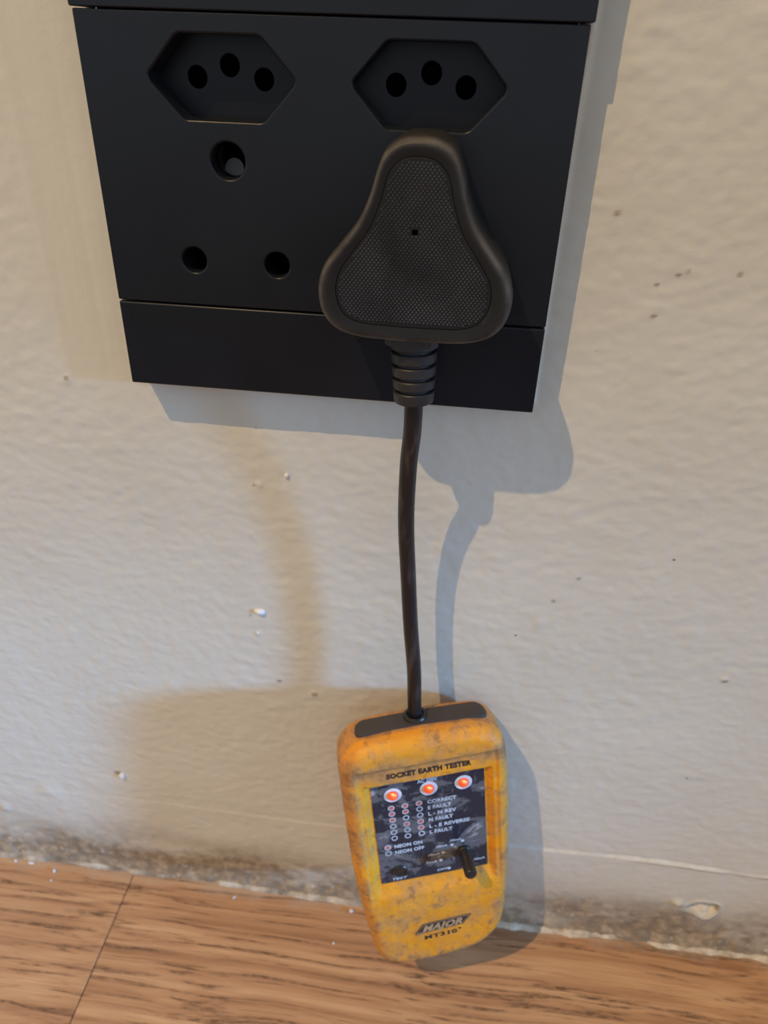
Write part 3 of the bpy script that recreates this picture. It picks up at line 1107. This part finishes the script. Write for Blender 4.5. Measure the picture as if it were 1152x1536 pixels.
for s_, u_, v_ in (('30mA', 7.4, 11.6), ('20mA', 1.0, 13.8), ('10mA', -2.6, 18.0), ('5mA', -4.0, 22.4), ('OFF', 1.0, 28.0), ('TEST', -19.4, 28.6), ('30mA', 17.6, 25.6)):
    text_mesh('panel_lettering', s_, M_WHITE, pan, FT, u_, v_, 1.3, 5.2 if s_ != 'TEST' else 7.0, 0.02, 0.2, 0.05)
for u_, v_ in ((8.4, 13.6), (4.2, 17.3), (2.9, 21.6), (6.4, 27.6), (13.2, 12.3)):
    disc('setting_dot', u_, v_, 0, 0.75, M_WHITE, pan, 0.05, 16)

# rotary stalk and recessed test button
KT = lambda p: FT((13.5 + p[0], 18.2 + p[1], p[2]))
lathe('selector_knob', [(3.1, 0.0), (3.1, 1.2), (2.75, 1.6), (2.7, 12.4), (2.3, 13.1), (1.2, 13.4), (0.1, 13.4)], M_KNOB, tester, KT, 32, False, True, 40)
BTT = lambda p: FT((-15.6 + p[0], 23.4 + p[1], p[2]))
lathe('test_button', [(3.4, 0.0), (3.4, 0.5), (3.05, 0.85), (2.6, 0.6), (2.5, 0.3), (2.2, 0.35), (0.1, 0.6)], M_KNOB, tester, BTT, 32, False, True, 40)


def on_front(u_, v_):
    a = np.array([u_], float)
    b = np.array([v_], float)
    return float(front_h(a, b, np.array([20.0]))[0])


# lettering on the rubber follows its surface
ST = lambda p: DT((p[0], p[1], on_front(p[0], p[1]) + 0.06 + p[2]))
text_mesh('case_lettering', 'SOCKET EARTH TESTER', M_BLKP, tester, ST, -17.1, -31.9, 2.6, 35.6, 0.065, 0, 0.03, 1.12)
bd = [(-12.4, 63.3), (-8.2, 57.2), (14.8, 56.0), (10.6, 62.1)]
bd_c = (1.2, 59.65)


def badge(name, sc, mat, hgt, par=None):
    pts_ = [(bd_c[0] + (a - bd_c[0]) * sc[0], bd_c[1] + (b - bd_c[1]) * sc[1]) for a, b in bd]
    M_, NN = 14, 5
    vs_, fs_ = [], []
    for i in range(M_ + 1):
        for j in range(NN + 1):
            s, t = i / M_, j / NN
            a = (pts_[0][0] * (1 - s) + pts_[3][0] * s, pts_[0][1] * (1 - s) + pts_[3][1] * s)
            b = (pts_[1][0] * (1 - s) + pts_[2][0] * s, pts_[1][1] * (1 - s) + pts_[2][1] * s)
            vs_.append((a[0] * (1 - t) + b[0] * t, a[1] * (1 - t) + b[1] * t, hgt))
    for i in range(M_):
        for j in range(NN):
            a = i * (NN + 1) + j
            fs_.append((a, a + 1, a + NN + 2, a + NN + 1))
    return put(name, vs_, fs_, mat, par or tester, True, ST)


bdg = tag(badge('badge', (1, 1), M_BLKP, 0.0), 'black slanted maker badge')
badge('badge_line', (0.93, 0.84), M_TAN, 0.05, bdg)
badge('badge_field', (0.90, 0.74), M_BLKP, 0.09, bdg)


def BLT(p):
    # letters follow the badge slope
    x_, y_ = p[0], p[1]
    return ST((x_, y_ - (x_ - bd_c[0]) * 0.052, p[2]))


text_mesh('badge_lettering', 'MAJOR', M_TAN, bdg, BLT, -8.6, 61.6, 3.7, 19.0, 0.045, 0.35, 0.14, 1.1)
text_mesh('case_lettering', 'MT310', M_BLKP, tester, BLT, -7.8, 67.3, 2.5, 15.4, 0.04, 0, 0.03, 1.15)
put('case_lettering', [(8.9 + 0.7 * math.cos(t), 64.4 + 0.6 * math.sin(t), 0.03) for t in np.linspace(0, 6.28, 12, endpoint=False)], [tuple(range(12))], M_BLKP, tester, False, ST)

# ------------------------------------------------------------------ cable
entry = P0 + U * CU + Vd * (TOPV + 1.2) + N * CW
path = [A0 + ax * (L_ - 3.0), A1, Vector((96.9, -24.2, -108)), Vector((96.1, -21.5, -122.5)), Vector((96.2, -18.8, -145.3)), Vector((97.9, -17.2, -169)),
        Vector((100.1, -17.2, -194)), Vector((102.6, -17.8, -216)), entry - Vd * 6, entry]
cur = catmull([tuple(p) for p in path], 12, False)
n_ = 28
vs, fs = [], []
up = Vector((0, -1, 0))
for i, p in enumerate(cur):
    a = cur[max(i - 1, 0)]
    b = cur[min(i + 1, len(cur) - 1)]
    t = Vector(b - a).normalized()
    s = t.cross(up).normalized()
    w = t.cross(s)
    for j in range(n_):
        an = 2 * math.pi * j / n_
        q_ = Vector(p) + s * (2.88 * math.cos(an)) + w * (2.88 * math.sin(an))
        vs.append(tuple(q_))
for i in range(len(cur) - 1):
    for j in range(n_):
        fs.append((i * n_ + j, i * n_ + (j + 1) % n_, (i + 1) * n_ + (j + 1) % n_, (i + 1) * n_ + j))
fs += [tuple(range(n_)), tuple((len(cur) - 1) * n_ + j for j in range(n_))]
cab = put('power_cable', vs, fs, M_CABLE, None, True)
tag(cab, 'black cable hanging down the wall from plug to orange tester', 'cable')

# ------------------------------------------------------------------ crumbs on the floor
spots = [(-96.1, -8.5, 1.0, (1, 1, .8), 'round white crumb on left plank, just right of the pale chip'),
         (-112, -5.6, 1.1, (1.9, .7, .5), 'flat pale paint chip by the wall, left of the round crumb'),
         (-121.2, -5.6, 0.9, (1.1, .8, .7), 'small white crumb by the wall, left of the pale chip'),
         (10.6, -9.5, 0.8, (1.7, .6, .5), 'pale sliver on the floor between plank joint and tester'),
         (77.0, -8.5, 1.2, (1, .9, .8), 'round white crumb at the wall beside the tester'),
         (70.3, -26.8, 0.6, (1, 1, .8), 'tiny bluish crumb out on the plank left of the tester'),
         (-95.2, -14.0, 0.7, (1.1, .8, .6), 'tiny pale crumb just in front of the round left crumb')]
for i, (x, y, r, (a, b, c_), lab) in enumerate(spots):
    zf = -414 + r * c_ * 0.85
    o = blob('plaster_crumb', W(x, y, zf), r, a, b, c_, M_CRUMB, None, 40 + i, (0.7 if a > 1.5 and x > 0 else -0.15), 2)
    tag(o, lab, 'crumb', 'plaster crumbs on the floor')
